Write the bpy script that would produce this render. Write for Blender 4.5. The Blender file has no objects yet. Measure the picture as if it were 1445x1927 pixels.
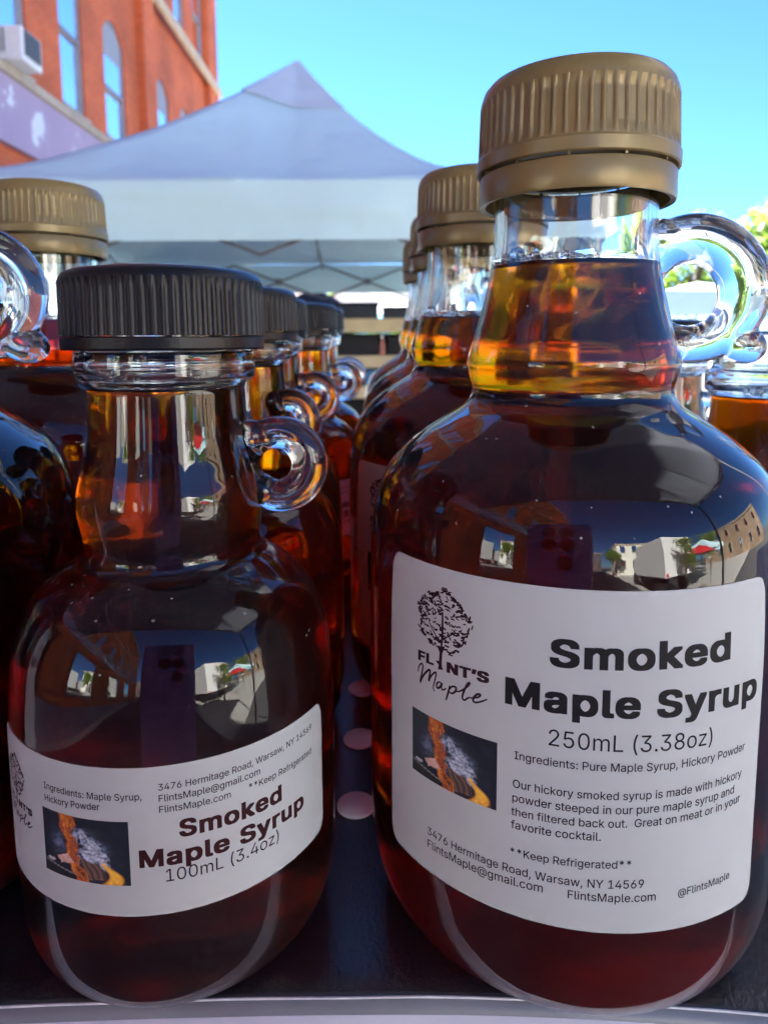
import bpy, bmesh, math, random
from mathutils import Vector, Matrix, noise
from mathutils.geometry import delaunay_2d_cdt, interpolate_bezier
random.seed(7)
R_ = math.radians
sc = bpy.context.scene
COL = sc.collection

# ------------------------------------------------------------------ camera
EYE = 0.10863                      # eye height above the shelf top (z = 0)
GZ = -1.34                         # street level
cam_d = bpy.data.cameras.new('camera')
cam = bpy.data.objects.new('camera', cam_d); COL.objects.link(cam)
cam.matrix_world = (Matrix.Translation((0, 0, EYE)) @ Matrix.Rotation(math.pi/2 - 0.1201, 4, 'X')
                    @ Matrix.Rotation(-0.0053, 4, 'Z'))
cam_d.sensor_fit = 'HORIZONTAL'; cam_d.sensor_width = 36
cam_d.lens = 36*1300/1445
cam_d.shift_y = -165/1445
cam_d.clip_start = 0.004; cam_d.clip_end = 3000
cam_d.dof.use_dof = True; cam_d.dof.focus_distance = 0.103; cam_d.dof.aperture_fstop = 46
sc.camera = cam

# ------------------------------------------------------------------ light
SUN_EL, SUN_AZ = 33, -22            # azimuth from straight ahead (+y) towards the right (+x)
w = bpy.data.worlds.new('World'); sc.world = w; w.use_nodes = True
nt = w.node_tree
sky = nt.nodes.new('ShaderNodeTexSky'); sky.sky_type = 'NISHITA'; sky.sun_disc = False
sky.sun_elevation = R_(SUN_EL); sky.sun_rotation = R_(SUN_AZ)
sky.air_density = 1.0; sky.dust_density = 0.05; sky.ozone_density = 2.0; sky.altitude = 2500
bg = nt.nodes['Background']; bg.inputs[1].default_value = 0.06
tint = nt.nodes.new('ShaderNodeMix'); tint.data_type = 'RGBA'; tint.blend_type = 'MULTIPLY'; tint.inputs[0].default_value = 1
tint.inputs[7].default_value = (.165, .28, .44, 1)
nt.links.new(sky.outputs[0], tint.inputs[6]); nt.links.new(tint.outputs[2], bg.inputs[0])
sd = bpy.data.lights.new('sun', 'SUN'); sd.energy = 5.0; sd.angle = R_(0.5); sd.color = (1, .97, .92)
sun = bpy.data.objects.new('sun', sd); COL.objects.link(sun)
sdir = Vector((math.sin(R_(SUN_AZ))*math.cos(R_(SUN_EL)), math.cos(R_(SUN_AZ))*math.cos(R_(SUN_EL)), math.sin(R_(SUN_EL))))
sun.rotation_euler = sdir.to_track_quat('Z', 'Y').to_euler(); sun.location = (-3, 3, 14)
sc.view_settings.view_transform = 'Standard'; sc.view_settings.look = 'None'
sc.view_settings.exposure = 4.1; sc.view_settings.gamma = 1
sc.render.engine = 'CYCLES'
cy = sc.cycles
cy.use_denoising = True; cy.max_bounces = 28; cy.transmission_bounces = 28; cy.glossy_bounces = 8
cy.diffuse_bounces = 4; cy.volume_bounces = 0; cy.transparent_max_bounces = 8
cy.sample_clamp_indirect = 6; cy.blur_glossy = 0.3

# ------------------------------------------------------------------ materials
def mat(name):
    m = bpy.data.materials.new(name); m.use_nodes = True
    n = m.node_tree; n.nodes.clear()
    out = n.nodes.new('ShaderNodeOutputMaterial')
    return m, n, out
def nd(n, t, **kw):
    x = n.nodes.new(t)
    for k, v in kw.items():
        if k.startswith('i_'): x.inputs[k[2:].replace('_', ' ')].default_value = v
        else: setattr(x, k, v)
    return x
def L(n, a, ao, b, bi): n.links.new(a.outputs[ao], b.inputs[bi])
def ramp(n, pts):
    r = nd(n, 'ShaderNodeValToRGB'); e = r.color_ramp.elements
    while len(e) < len(pts): e.new(0.5)
    for q, (p, c) in zip(e, pts): q.position = p; q.color = (*c, 1)
    return r
def pbr(name, col, rough=.5, metal=0, var=.12, scale=20, bump=0, bscale=200, spec=.5, trans=0, bdist=.001, coords='Object', **kw):
    m, n, out = mat(name)
    b = nd(n, 'ShaderNodeBsdfPrincipled')
    b.inputs['Roughness'].default_value = rough; b.inputs['Metallic'].default_value = metal
    b.inputs['Specular IOR Level'].default_value = spec
    for k, v in kw.items(): b.inputs[k.replace('_', ' ')].default_value = v
    tc = nd(n, 'ShaderNodeTexCoord')
    nz = nd(n, 'ShaderNodeTexNoise'); nz.inputs['Scale'].default_value = scale; nz.inputs['Detail'].default_value = 5
    L(n, tc, coords, nz, 'Vector')
    r = ramp(n, [(.3, [max(0, c*(1-var)) for c in col]), (.7, [min(1, c*(1+var)) for c in col])])
    L(n, nz, 'Fac', r, 'Fac'); L(n, r, 'Color', b, 'Base Color')
    if bump:
        nb = nd(n, 'ShaderNodeTexNoise'); nb.inputs['Scale'].default_value = bscale; nb.inputs['Detail'].default_value = 3
        L(n, tc, coords, nb, 'Vector')
        bp = nd(n, 'ShaderNodeBump'); bp.inputs['Strength'].default_value = bump; bp.inputs['Distance'].default_value = bdist
        L(n, nb, 'Fac', bp, 'Height'); L(n, bp, 'Normal', b, 'Normal')
    if trans:
        t = nd(n, 'ShaderNodeBsdfTranslucent'); L(n, r, 'Color', t, 'Color')
        mx = nd(n, 'ShaderNodeMixShader'); mx.inputs[0].default_value = trans
        L(n, b, 0, mx, 1); L(n, t, 0, mx, 2); L(n, mx, 0, out, 0)
    else: L(n, b, 0, out, 0)
    return m

M = {}
# clear bottle glass with dust specks and a painted haze
def glass_mat():
    m, n, out = mat('bottle_glass')
    g = nd(n, 'ShaderNodeBsdfGlass'); g.inputs['IOR'].default_value = 1.5; g.inputs['Roughness'].default_value = 0
    g.inputs['Color'].default_value = (.975, .99, .985, 1)
    tc = nd(n, 'ShaderNodeTexCoord')
    nb = nd(n, 'ShaderNodeTexNoise'); nb.inputs['Scale'].default_value = 90; nb.inputs['Detail'].default_value = 1
    L(n, tc, 'Object', nb, 'Vector')
    bp = nd(n, 'ShaderNodeBump'); bp.inputs['Strength'].default_value = .12; bp.inputs['Distance'].default_value = .0006
    L(n, nb, 'Fac', bp, 'Height'); L(n, bp, 'Normal', g, 'Normal')
    v = nd(n, 'ShaderNodeTexVoronoi'); v.inputs['Scale'].default_value = 560
    L(n, tc, 'Object', v, 'Vector')
    lt = nd(n, 'ShaderNodeMath', operation='LESS_THAN'); lt.inputs[1].default_value = .12
    L(n, v, 'Distance', lt, 0)
    sp = nd(n, 'ShaderNodeSeparateColor'); L(n, v, 'Color', sp, 0)
    g2 = nd(n, 'ShaderNodeMath', operation='GREATER_THAN'); g2.inputs[1].default_value = .72
    L(n, sp, 0, g2, 0)
    mu = nd(n, 'ShaderNodeMath', operation='MULTIPLY'); L(n, lt, 0, mu, 0); L(n, g2, 0, mu, 1)
    gn = nd(n, 'ShaderNodeNewGeometry'); gz = nd(n, 'ShaderNodeSeparateXYZ'); L(n, gn, 'Normal', gz, 0)   # dust settles on what faces up
    up = nd(n, 'ShaderNodeMath', operation='GREATER_THAN'); up.inputs[1].default_value = .22; L(n, gz, 2, up, 0)
    mu3 = nd(n, 'ShaderNodeMath', operation='MULTIPLY'); L(n, mu, 0, mu3, 0); L(n, up, 0, mu3, 1); mu = mu3
    mu2 = nd(n, 'ShaderNodeMath', operation='MULTIPLY'); L(n, mu, 0, mu2, 0); mu2.inputs[1].default_value = .35
    nf = nd(n, 'ShaderNodeTexNoise'); nf.inputs['Scale'].default_value = 45; nf.inputs['Detail'].default_value = 6; L(n, tc, 'Object', nf, 'Vector')
    mf = nd(n, 'ShaderNodeMapRange'); mf.inputs['From Min'].default_value = .4; mf.inputs['From Max'].default_value = .75; mf.inputs['To Min'].default_value = .003; mf.inputs['To Max'].default_value = .014; L(n, nf, 'Fac', mf, 0)  # faint grey veil painted over the glass as haze
    ma = nd(n, 'ShaderNodeMath', operation='ADD'); L(n, mu2, 0, ma, 0); L(n, mf, 0, ma, 1)
    d = nd(n, 'ShaderNodeBsdfDiffuse'); d.inputs[0].default_value = (.6, .6, .6, 1)
    mx = nd(n, 'ShaderNodeMixShader'); L(n, ma, 0, mx, 0); L(n, g, 0, mx, 1); L(n, d, 0, mx, 2)
    L(n, mx, 0, out, 0)
    return m
M['glass'] = glass_mat()
def syrup_mat(name='maple_syrup', dens=255):
    m, n, out = mat(name)
    g = nd(n, 'ShaderNodeBsdfGlass'); g.inputs['Color'].default_value = (1, 1, 1, 1); g.inputs['Roughness'].default_value = 0
    a = nd(n, 'ShaderNodeAttribute', attribute_name='ior'); L(n, a, 'Fac', g, 'IOR')
    a2 = nd(n, 'ShaderNodeMath', operation='LESS_THAN'); a2.inputs[1].default_value = 1.2; L(n, a, 'Fac', a2, 0)
    a3 = nd(n, 'ShaderNodeMath', operation='MULTIPLY'); a3.inputs[1].default_value = .35; L(n, a2, 0, a3, 0); L(n, a3, 0, g, 'Roughness')
    L(n, g, 0, out, 0)
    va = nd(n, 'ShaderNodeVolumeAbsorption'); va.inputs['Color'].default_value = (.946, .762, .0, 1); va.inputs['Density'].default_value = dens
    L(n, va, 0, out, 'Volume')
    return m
M['syrup'] = syrup_mat(); M['shaded_syrup'] = syrup_mat('shaded_maple_syrup', 520)  # second copy is denser, standing in for a dark backdrop
M['bubble'] = M['glass']
M['gold_cap'] = pbr('gold_plastic', (.28, .205, .08), .31, metal=.2, var=.05, scale=300, trans=.25, bump=.15, bscale=900, bdist=.0002)
M['black_cap'] = pbr('black_plastic', (.006, .0065, .0075), .40, var=.1, scale=300, spec=.32, bump=.15, bscale=1200, bdist=.0002)
M['paper'] = pbr('label_paper', (.79, .815, .81), .45, var=.012, scale=120, bump=.08, bscale=600, bdist=.0002, spec=.35)
M['ink'] = pbr('black_ink', (.012, .011, .013), .6, var=.05, spec=.15)
M['maroon_ink'] = pbr('maroon_ink', (.035, .008, .010), .6, var=.05, spec=.15)
M['logo_ink'] = pbr('logo_ink', (.035, .014, .02), .6, var=.1, spec=.15)
def picture_mat():
    m, n, out = mat('printed_photo')
    b = nd(n, 'ShaderNodeBsdfPrincipled'); b.inputs['Roughness'].default_value = .42
    a = nd(n, 'ShaderNodeAttribute', attribute_name='print'); L(n, a, 'Color', b, 'Base Color'); L(n, b, 0, out, 0)
    return m
M['print'] = picture_mat()
def shelf_mat():
    m = pbr('black_powder_coat', (.012, .013, .017), .31, var=.2, scale=60, bump=.35, bscale=1100, bdist=.0004, spec=.8, IOR=1.6)
    return m
M['shelf'] = shelf_mat()
M['disc'] = pbr('white_plastic', (.74, .88, .98), .3, var=.02)
M['strip'] = pbr('grey_vinyl_edge', (.16, .17, .19), .3, var=.15, scale=60)
M['edge'] = pbr('worn_edge', (.55, .56, .58), .4, var=.2, scale=300)
M['cloth'] = pbr('white_tablecloth', (.78, .78, .84), .7, var=.03, scale=40, bump=.2, bscale=500, bdist=.0004)
M['tent'] = pbr('sky_tinted_canopy', (.53, .75, .79), .65, var=.03, scale=1.2, trans=.10, bump=.8, bscale=1.6, bdist=.10)  # the sky's blue is put into the white fabric's colour
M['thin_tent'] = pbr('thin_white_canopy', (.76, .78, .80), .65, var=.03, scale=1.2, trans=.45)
M['tip_shade'] = pbr('painted_tip_shade', (.50, .60, .66), .7, var=.06, scale=6)  # grey put in as the frame's shade near the tent tip
M['steel'] = pbr('grey_steel', (.17, .175, .19), .5, metal=.3, var=.1)
M['dark_canopy'] = pbr('grey_canopy_fabric', (.34, .36, .42), .7, var=.08, scale=3, trans=.25)
M['asphalt'] = pbr('asphalt', (.07, .07, .073), .9, var=.25, scale=3, bump=.3, bscale=60, bdist=.01)
M['sidewalk'] = pbr('concrete', (.42, .40, .37), .85, var=.12, scale=2)
def brick_mat(name, c1, c2, mortar):
    m, n, out = mat(name)
    b = nd(n, 'ShaderNodeBsdfPrincipled'); b.inputs['Roughness'].default_value = .85
    g = nd(n, 'ShaderNodeNewGeometry'); sp = nd(n, 'ShaderNodeSeparateXYZ'); L(n, g, 'Position', sp, 0)
    ad = nd(n, 'ShaderNodeMath', operation='ADD'); L(n, sp, 0, ad, 0); L(n, sp, 1, ad, 1)
    cb = nd(n, 'ShaderNodeCombineXYZ'); L(n, ad, 0, cb, 0); L(n, sp, 2, cb, 1)
    br = nd(n, 'ShaderNodeTexBrick'); L(n, cb, 0, br, 'Vector')
    br.inputs['Scale'].default_value = 1; br.inputs['Brick Width'].default_value = .22; br.inputs['Row Height'].default_value = .075
    br.inputs['Mortar Size'].default_value = .009
    br.inputs['Color1'].default_value = (*c1, 1); br.inputs['Color2'].default_value = (*c2, 1); br.inputs['Mortar'].default_value = (*mortar, 1)
    nz = nd(n, 'ShaderNodeTexNoise'); nz.inputs['Scale'].default_value = .9; nz.inputs['Detail'].default_value = 6; L(n, g, 'Position', nz, 'Vector')
    rr = ramp(n, [(.3, (.72, .72, .72)), (.7, (1.2, 1.2, 1.2))]); L(n, nz, 'Fac', rr, 'Fac')
    mx = nd(n, 'ShaderNodeMix', data_type='RGBA', blend_type='MULTIPLY'); mx.inputs[0].default_value = 1
    n.links.new(br.outputs['Color'], mx.inputs[6]); n.links.new(rr.outputs['Color'], mx.inputs[7])
    n.links.new(mx.outputs[2], b.inputs['Base Color']); L(n, b, 0, out, 0)
    return m
M['brick'] = brick_mat('orange_brick', (.62, .105, .022), (.52, .08, .018), (.50, .17, .07))
M['dark_brick'] = brick_mat('dark_brick', (.09, .045, .035), (.07, .035, .028), (.10, .08, .07))
M['tan_brick'] = brick_mat('tan_brick', (.42, .27, .16), (.36, .22, .13), (.4, .33, .25))
M['sandstone'] = pbr('sandstone', (.42, .33, .24), .85, var=.15, scale=4)
M['cream_stone'] = pbr('cream_stone', (.55, .40, .26), .85, var=.12, scale=3)
def fascia_mat():
    m, n, out = mat('peeling_purple_paint')
    b = nd(n, 'ShaderNodeBsdfPrincipled'); b.inputs['Roughness'].default_value = .7
    g = nd(n, 'ShaderNodeNewGeometry'); nz = nd(n, 'ShaderNodeTexNoise'); nz.inputs['Scale'].default_value = 1.6; nz.inputs['Detail'].default_value = 4
    L(n, g, 'Position', nz, 'Vector')
    r = ramp(n, [(.0, (.33, .24, .33)), (.54, (.40, .29, .38)), (.60, (.42, .31, .40)), (.615, (.66, .66, .68))]); L(n, nz, 'Fac', r, 'Fac')
    L(n, r, 'Color', b, 'Base Color'); L(n, b, 0, out, 0); return m
M['fascia'] = fascia_mat()
M['window_glass'] = pbr('window_glass', (.92, .96, 1.0), .04, metal=1.0, var=.05, scale=2)
M['window_frame'] = pbr('painted_frame', (.22, .20, .22), .6, var=.1)
M['blind'] = pbr('grey_panel', (.30, .29, .31), .7, var=.08)
M['white_paint'] = pbr('white_paint', (.72, .71, .70), .5, var=.06)
M['grille'] = pbr('dark_grille', (.10, .11, .12), .6, var=.2)
M['cream_wood'] = pbr('cream_board', (.62, .50, .30), .6, var=.1, scale=8)
M['navy'] = pbr('navy_crate', (.015, .022, .04), .5, var=.2, scale=6)
M['dark'] = pbr('dark_cloth', (.012, .012, .016), .8, var=.2)
M['blue'] = pbr('blue_box', (.05, .16, .34), .5, var=.15, scale=8)
M['pink'] = pbr('pink_paint', (.45, .16, .14), .5, var=.1)
M['bark'] = pbr('bark', (.10, .07, .05), .9, var=.3, scale=8)
M['leaf'] = pbr('leaf', (.17, .27, .04), .6, var=.4, scale=1.6, trans=.5)
M['phone'] = pbr('violet_phone_back', (.48, .28, .58), .35, var=.03)
M['lens'] = pbr('lens_black', (.01, .01, .012), .1, var=.05)
M['cream_wall'] = pbr('cream_render', (.72, .68, .60), .8, var=.08, scale=1)
M['red_paint'] = pbr('red_paint', (.5, .03, .03), .35, var=.05)

# ------------------------------------------------------------------ object helpers
def link(o, parent=None):
    COL.objects.link(o)
    if parent is not None: o.parent = parent
    return o
def tag(o, label=None, cat=None, group=None, kind=None):
    if label: o['label'] = label
    if cat: o['category'] = cat
    if group: o['group'] = group
    if kind: o['kind'] = kind
    return o
def thing(name, label, cat, loc=(0, 0, 0), rz=0, group=None):
    o = bpy.data.objects.new(name, None); link(o); o.location = loc; o.rotation_euler = (0, 0, rz)
    o.empty_display_size = .05
    return tag(o, label, cat, group)
def obj(name, bm, m, parent=None, smooth=False, recalc=False):
    if recalc: bmesh.ops.recalc_face_normals(bm, faces=bm.faces)
    me = bpy.data.meshes.new(name); bm.to_mesh(me); bm.free()
    for x in (m if isinstance(m, (list, tuple)) else [m]): me.materials.append(x)
    if smooth: me.polygons.foreach_set('use_smooth', [True]*len(me.polygons))
    return link(bpy.data.objects.new(name, me), parent)
def dup(root, loc, rz=0, label=None):
    r = root.copy(); link(r); r.location = loc; r.rotation_euler = (0, 0, rz)
    if label: r['label'] = label
    for ch in list(root.children):
        c = ch.copy(); link(c, r)
        for g in list(ch.children):
            link(g.copy(), c)
    return r
def box(bm, x0, x1, y0, y1, z0, z1, mi=0, bev=0):
    v = [bm.verts.new(p) for p in ((x0, y0, z0), (x1, y0, z0), (x1, y1, z0), (x0, y1, z0), (x0, y0, z1), (x1, y0, z1), (x1, y1, z1), (x0, y1, z1))]
    fs = []
    for q in ((0, 3, 2, 1), (4, 5, 6, 7), (0, 1, 5, 4), (1, 2, 6, 5), (2, 3, 7, 6), (3, 0, 4, 7)):
        f = bm.faces.new([v[k] for k in q]); f.material_index = mi; fs.append(f)
    if bev:
        es = list({e for f in fs for e in f.edges})
        bmesh.ops.bevel(bm, geom=es, offset=bev, segments=2, affect='EDGES', profile=.5)
    return fs
def tube(bm, pts, rad, seg=10, cap=True, mi=0):
    """swept tube; rad a number or a list"""
    pts = [Vector(p) for p in pts]; n = len(pts)
    rr = rad if isinstance(rad, (list, tuple)) else [rad]*n
    rings = []; up = None
    for i, p in enumerate(pts):
        t = (pts[min(i+1, n-1)] - pts[max(i-1, 0)]).normalized()
        if up is None:
            up = Vector((0, 0, 1)) if abs(t.z) < .9 else Vector((1, 0, 0))
        a = t.cross(up).normalized(); b = a.cross(t).normalized(); up = b
        rings.append([bm.verts.new(p + rr[i]*(math.cos(k*2*math.pi/seg)*a + math.sin(k*2*math.pi/seg)*b)) for k in range(seg)])
    for r0, r1 in zip(rings, rings[1:]):
        for k in range(seg):
            f = bm.faces.new((r0[k], r1[k], r1[(k+1) % seg], r0[(k+1) % seg])); f.material_index = mi
    if cap:
        bm.faces.new(rings[0]).material_index = mi; bm.faces.new(rings[-1][::-1]).material_index = mi
    return rings
def catmull(P, sub=5):
    out = []
    for i in range(len(P)-1):
        p0 = P[max(i-1, 0)]; p1 = P[i]; p2 = P[i+1]; p3 = P[min(i+2, len(P)-1)]
        for k in range(sub):
            t = k/sub
            out.append(tuple(.5*((2*b) + (-a+c)*t + (2*a-5*b+4*c-d)*t*t + (-a+3*b-3*c+d)*t**3) for a, b, c, d in zip(p0, p1, p2, p3)))
    out.append(tuple(P[-1])); return out
def lathe(bm, prof, seg=128, mi=0, faces=None):
    """prof: (r, z) bottom-outside first; normals to the right-hand side of travel (outwards when going up)"""
    rings = []
    for r, z in prof:
        if r < 1e-7: rings.append([bm.verts.new((0, 0, z))])
        else: rings.append([bm.verts.new((r*math.cos(2*math.pi*k/seg), r*math.sin(2*math.pi*k/seg), z)) for k in range(seg)])
    fl = []
    for a, b in zip(rings, rings[1:]):
        for k in range(seg):
            k2 = (k+1) % seg
            if len(a) == 1 and len(b) == 1: continue
            if len(a) == 1: f = bm.faces.new((a[0], b[k2], b[k]))
            elif len(b) == 1: f = bm.faces.new((a[k], a[k2], b[0]))
            else: f = bm.faces.new((a[k], a[k2], b[k2], b[k]))
            f.material_index = mi; fl.append(f)
    return fl

# ------------------------------------------------------------------ ground and street
bm = bmesh.new(); S = 1500
for v in ((-S, -S), (S, -S), (S, S), (-S, S)): bm.verts.new((*v, GZ))
bm.faces.new(bm.verts); tag(obj('road', bm, M['asphalt']), kind='structure')
bm = bmesh.new(); box(bm, -4.5, -2.9, -12, 40, GZ-.2, GZ+.13, bev=.02); tag(obj('pavement', bm, M['sidewalk']), kind='structure')

bm = bmesh.new(); box(bm, 2.4, 40, -40, -2, GZ-.2, GZ+.02); tag(obj('plaza', bm, M['sidewalk']), kind='structure')
# ------------------------------------------------------------------ brick building on the left (street front at x = WX)
WX = -4.5
def frontage(bm, y0, y1, z0, z1, holes, mi=0):
    ys = sorted({y0, y1, *[h[0] for h in holes], *[h[1] for h in holes]}); zs = sorted({z0, z1, *[h[2] for h in holes], *[h[3] for h in holes]})
    for a, b in zip(ys, ys[1:]):
        for c, d in zip(zs, zs[1:]):
            my, mz = (a+b)/2, (c+d)/2
            if any(h[0] < my < h[1] and h[2] < mz < h[3] for h in holes): continue
            f = bm.faces.new([bm.verts.new(p) for p in ((WX, a, c), (WX, b, c), (WX, b, d), (WX, a, d))]); f.material_index = mi
    D = .22
    for h in holes:                                   # reveals
        a, b, c, d = h[:4]
        for q in (((a, c), (b, c)), ((b, c), (b, d)), ((b, d), (a, d)), ((a, d), (a, c))):
            (p0, p1), (p2, p3) = q
            bm.faces.new([bm.verts.new(p) for p in ((WX, p0, p1), (WX-D, p0, p1), (WX-D, p2, p3), (WX, p2, p3))]).material_index = mi
e_ = EYE
B_END = 19.3; B_BEG = -22
# windows: y0, y1, z0, z1, arched
WIN = [(8.35, 9.28, e_+3.36, e_+5.5, 0), (10.22, 10.98, e_+3.36, e_+5.5, 0), (11.8, 12.72, e_+3.36, e_+5.32, 1), (14.38, 15.3, e_+3.36, e_+5.32, 1),
       (16.1, 16.85, e_+3.36, e_+5.3, 1),
       (8.35, 9.28, e_+6.8, e_+9.0, 0), (10.22, 10.98, e_+6.8, e_+9.0, 0), (11.8, 12.7, e_+6.78, e_+9.0, 0), (14.4, 15.2, e_+6.78, e_+9.0, 0), (15.9, 16.7, e_+6.76, e_+9.0, 0), (17.45, 18.35, e_+6.76, e_+9.0, 0)]
WIN += [(y, y+.9, e_+3.36, e_+5.32, 1) for y in (-19.5, -16.5, -13.5, -10.5, -7.5, -4.5, -1.5, 1.5, 4.5)]
bld = thing('brick_building', 'orange brick building with arched windows and a peeling purple shop fascia', 'building', (WX, 12, GZ))
def bl(o): o.location = Vector(o.location) - bld.location; return o
bm = bmesh.new()
frontage(bm, B_BEG, B_END, GZ, e_+11.0, WIN)
def quad(*p, mi=0): bm.faces.new([bm.verts.new(q) for q in p]).material_index = mi
quad((WX, B_END, GZ), (WX-14, B_END, GZ), (WX-14, B_END, e_+11.0), (WX, B_END, e_+11.0))
quad((WX-14, B_BEG, GZ), (WX, B_BEG, GZ), (WX, B_BEG, e_+11.0), (WX-14, B_BEG, e_+11.0))
quad((WX, B_BEG, e_+11.0), (WX, B_END, e_+11.0), (WX-14, B_END, e_+11.0), (WX-14, B_BEG, e_+11.0))
quad((WX-14, B_END, GZ), (WX-14, B_BEG, GZ), (WX-14, B_BEG, e_+11.0), (WX-14, B_END, e_+11.0))
for (a, b, c, d, ar) in WIN:                          # arch spandrels
    if not ar: continue
    n = 10; cy_, hw = (a+b)/2, (b-a)/2; rise = .30
    for k in range(n):
        y0 = a+(b-a)*k/n; y1 = a+(b-a)*(k+1)/n
        f0 = d-rise*((y0-cy_)/hw)**2; f1 = d-rise*((y1-cy_)/hw)**2
        quad((WX-.003, y0, f0), (WX-.003, y1, f1), (WX-.003, y1, d), (WX-.003, y0, d))
        quad((WX-.003, y0, f0), (WX-.04, y0, f0), (WX-.04, y1, f1), (WX-.003, y1, f1))
bl(obj('wall', bm, M['brick'], bld))
for (a, b) in ((13.42, 14.06), (18.42, B_END)):
    bm = bmesh.new(); box(bm, WX+.002, WX+.14, a, b, e_+3.3, e_+10.8); bl(obj('pilaster', bm, M['brick'], bld))
bm = bmesh.new(); box(bm, WX+.002, WX+.14, B_BEG, 13.38, e_+3.13, e_+3.26, bev=.02)
bl(obj('ledge', bm, M['sandstone'], bld))
bm = bmesh.new(); box(bm, WX+.002, WX+.10, B_BEG, 13.38, e_+2.34, e_+3.126); bl(obj('fascia', bm, M['fascia'], bld))
bm = bmesh.new(); box(bm, WX+.142, WX+.24, 14.08, B_END+.02, e_+6.44, e_+6.66, bev=.02); box(bm, WX+.002, WX+.2, B_BEG, 14.07, e_+6.44, e_+6.66, bev=.02)
bl(obj('stone_band', bm, M['cream_stone'], bld))
bm = bmesh.new(); box(bm, WX-.3, WX+.4, B_BEG-.1, B_END+.1, e_+11.005, e_+11.4, bev=.03); bl(obj('cornice', bm, M['sandstone'], bld))
for (a, b, c, d, ar) in WIN:
    bm = bmesh.new(); t = .07; X0, X1 = WX-.10, WX-.03
    box(bm, X0, X1, a, a+t, c, d); box(bm, X0, X1, b-t, b, c, d); box(bm, X0, X1, a+t, b-t, c, c+t); box(bm, X0, X1, a+t, b-t, d-t, d)
    mid = c+(d-c)*(.42 if ar else .5); box(bm, X0, X1+.01, a+t, b-t, mid-.03, mid+.03)
    fr = bl(obj('window', bm, M['window_frame'], bld))
    bm = bmesh.new(); top = d-.62 if ar else d-t
    box(bm, X0+.02, X0+.03, a+t, b-t, c+t, mid-.03); box(bm, X0+.04, X0+.05, a+t, b-t, mid+.03, top)
    o = obj('pane', bm, M['window_glass'], fr); o.location = (0, 0, 0)
    if ar:
        bm = bmesh.new(); box(bm, X0+.035, X0+.055, a+t, b-t, top+.003, d-t); obj('blind', bm, M['blind'], fr)
    bm = bmesh.new(); box(bm, WX-.028, WX+.06, a-.05, b+.05, c-.055, c-.003, bev=.008); obj('sill', bm, M['sandstone'], fr)
# ground floor openings of the shopfront (below the fascia)
for a, b in ((-15, -12.5), (-10, -7.5), (-5, -2.5), (0, 2.5), (6.2, 8.6), (9.2, 11.8), (14, 16.6)):
    bm = bmesh.new(); box(bm, WX+.002, WX+.05, a, b, GZ+.6, e_+1.75); s = bl(obj('shop_window', bm, M['window_frame'], bld))
    bm = bmesh.new(); box(bm, WX+.052, WX+.06, a+.08, b-.08, GZ+.7, e_+1.65); obj('pane', bm, M['window_glass'], s)
# air conditioner
ac = thing('air_conditioner', 'white box air conditioner sticking out of a window of the brick building', 'air conditioner', (WX+.03, 8.68, e_+3.265))
bm = bmesh.new(); box(bm, -.25, .32, -.24, .24, 0, .38, bev=.025); obj('casing', bm, M['white_paint'], ac)
bm = bmesh.new(); box(bm, .322, .335, -.19, .16, .07, .35)
for k in range(8): box(bm, .336, .345, -.19, .16, .075+k*.034, .090+k*.034)
obj('grille', bm, M['grille'], ac)
bm = bmesh.new()
for k in range(7): box(bm, -.2+.05*k, -.17+.05*k, -.268, -.2602, .08, .34)
obj('side_vent', bm, M['blind'], ac)

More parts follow.
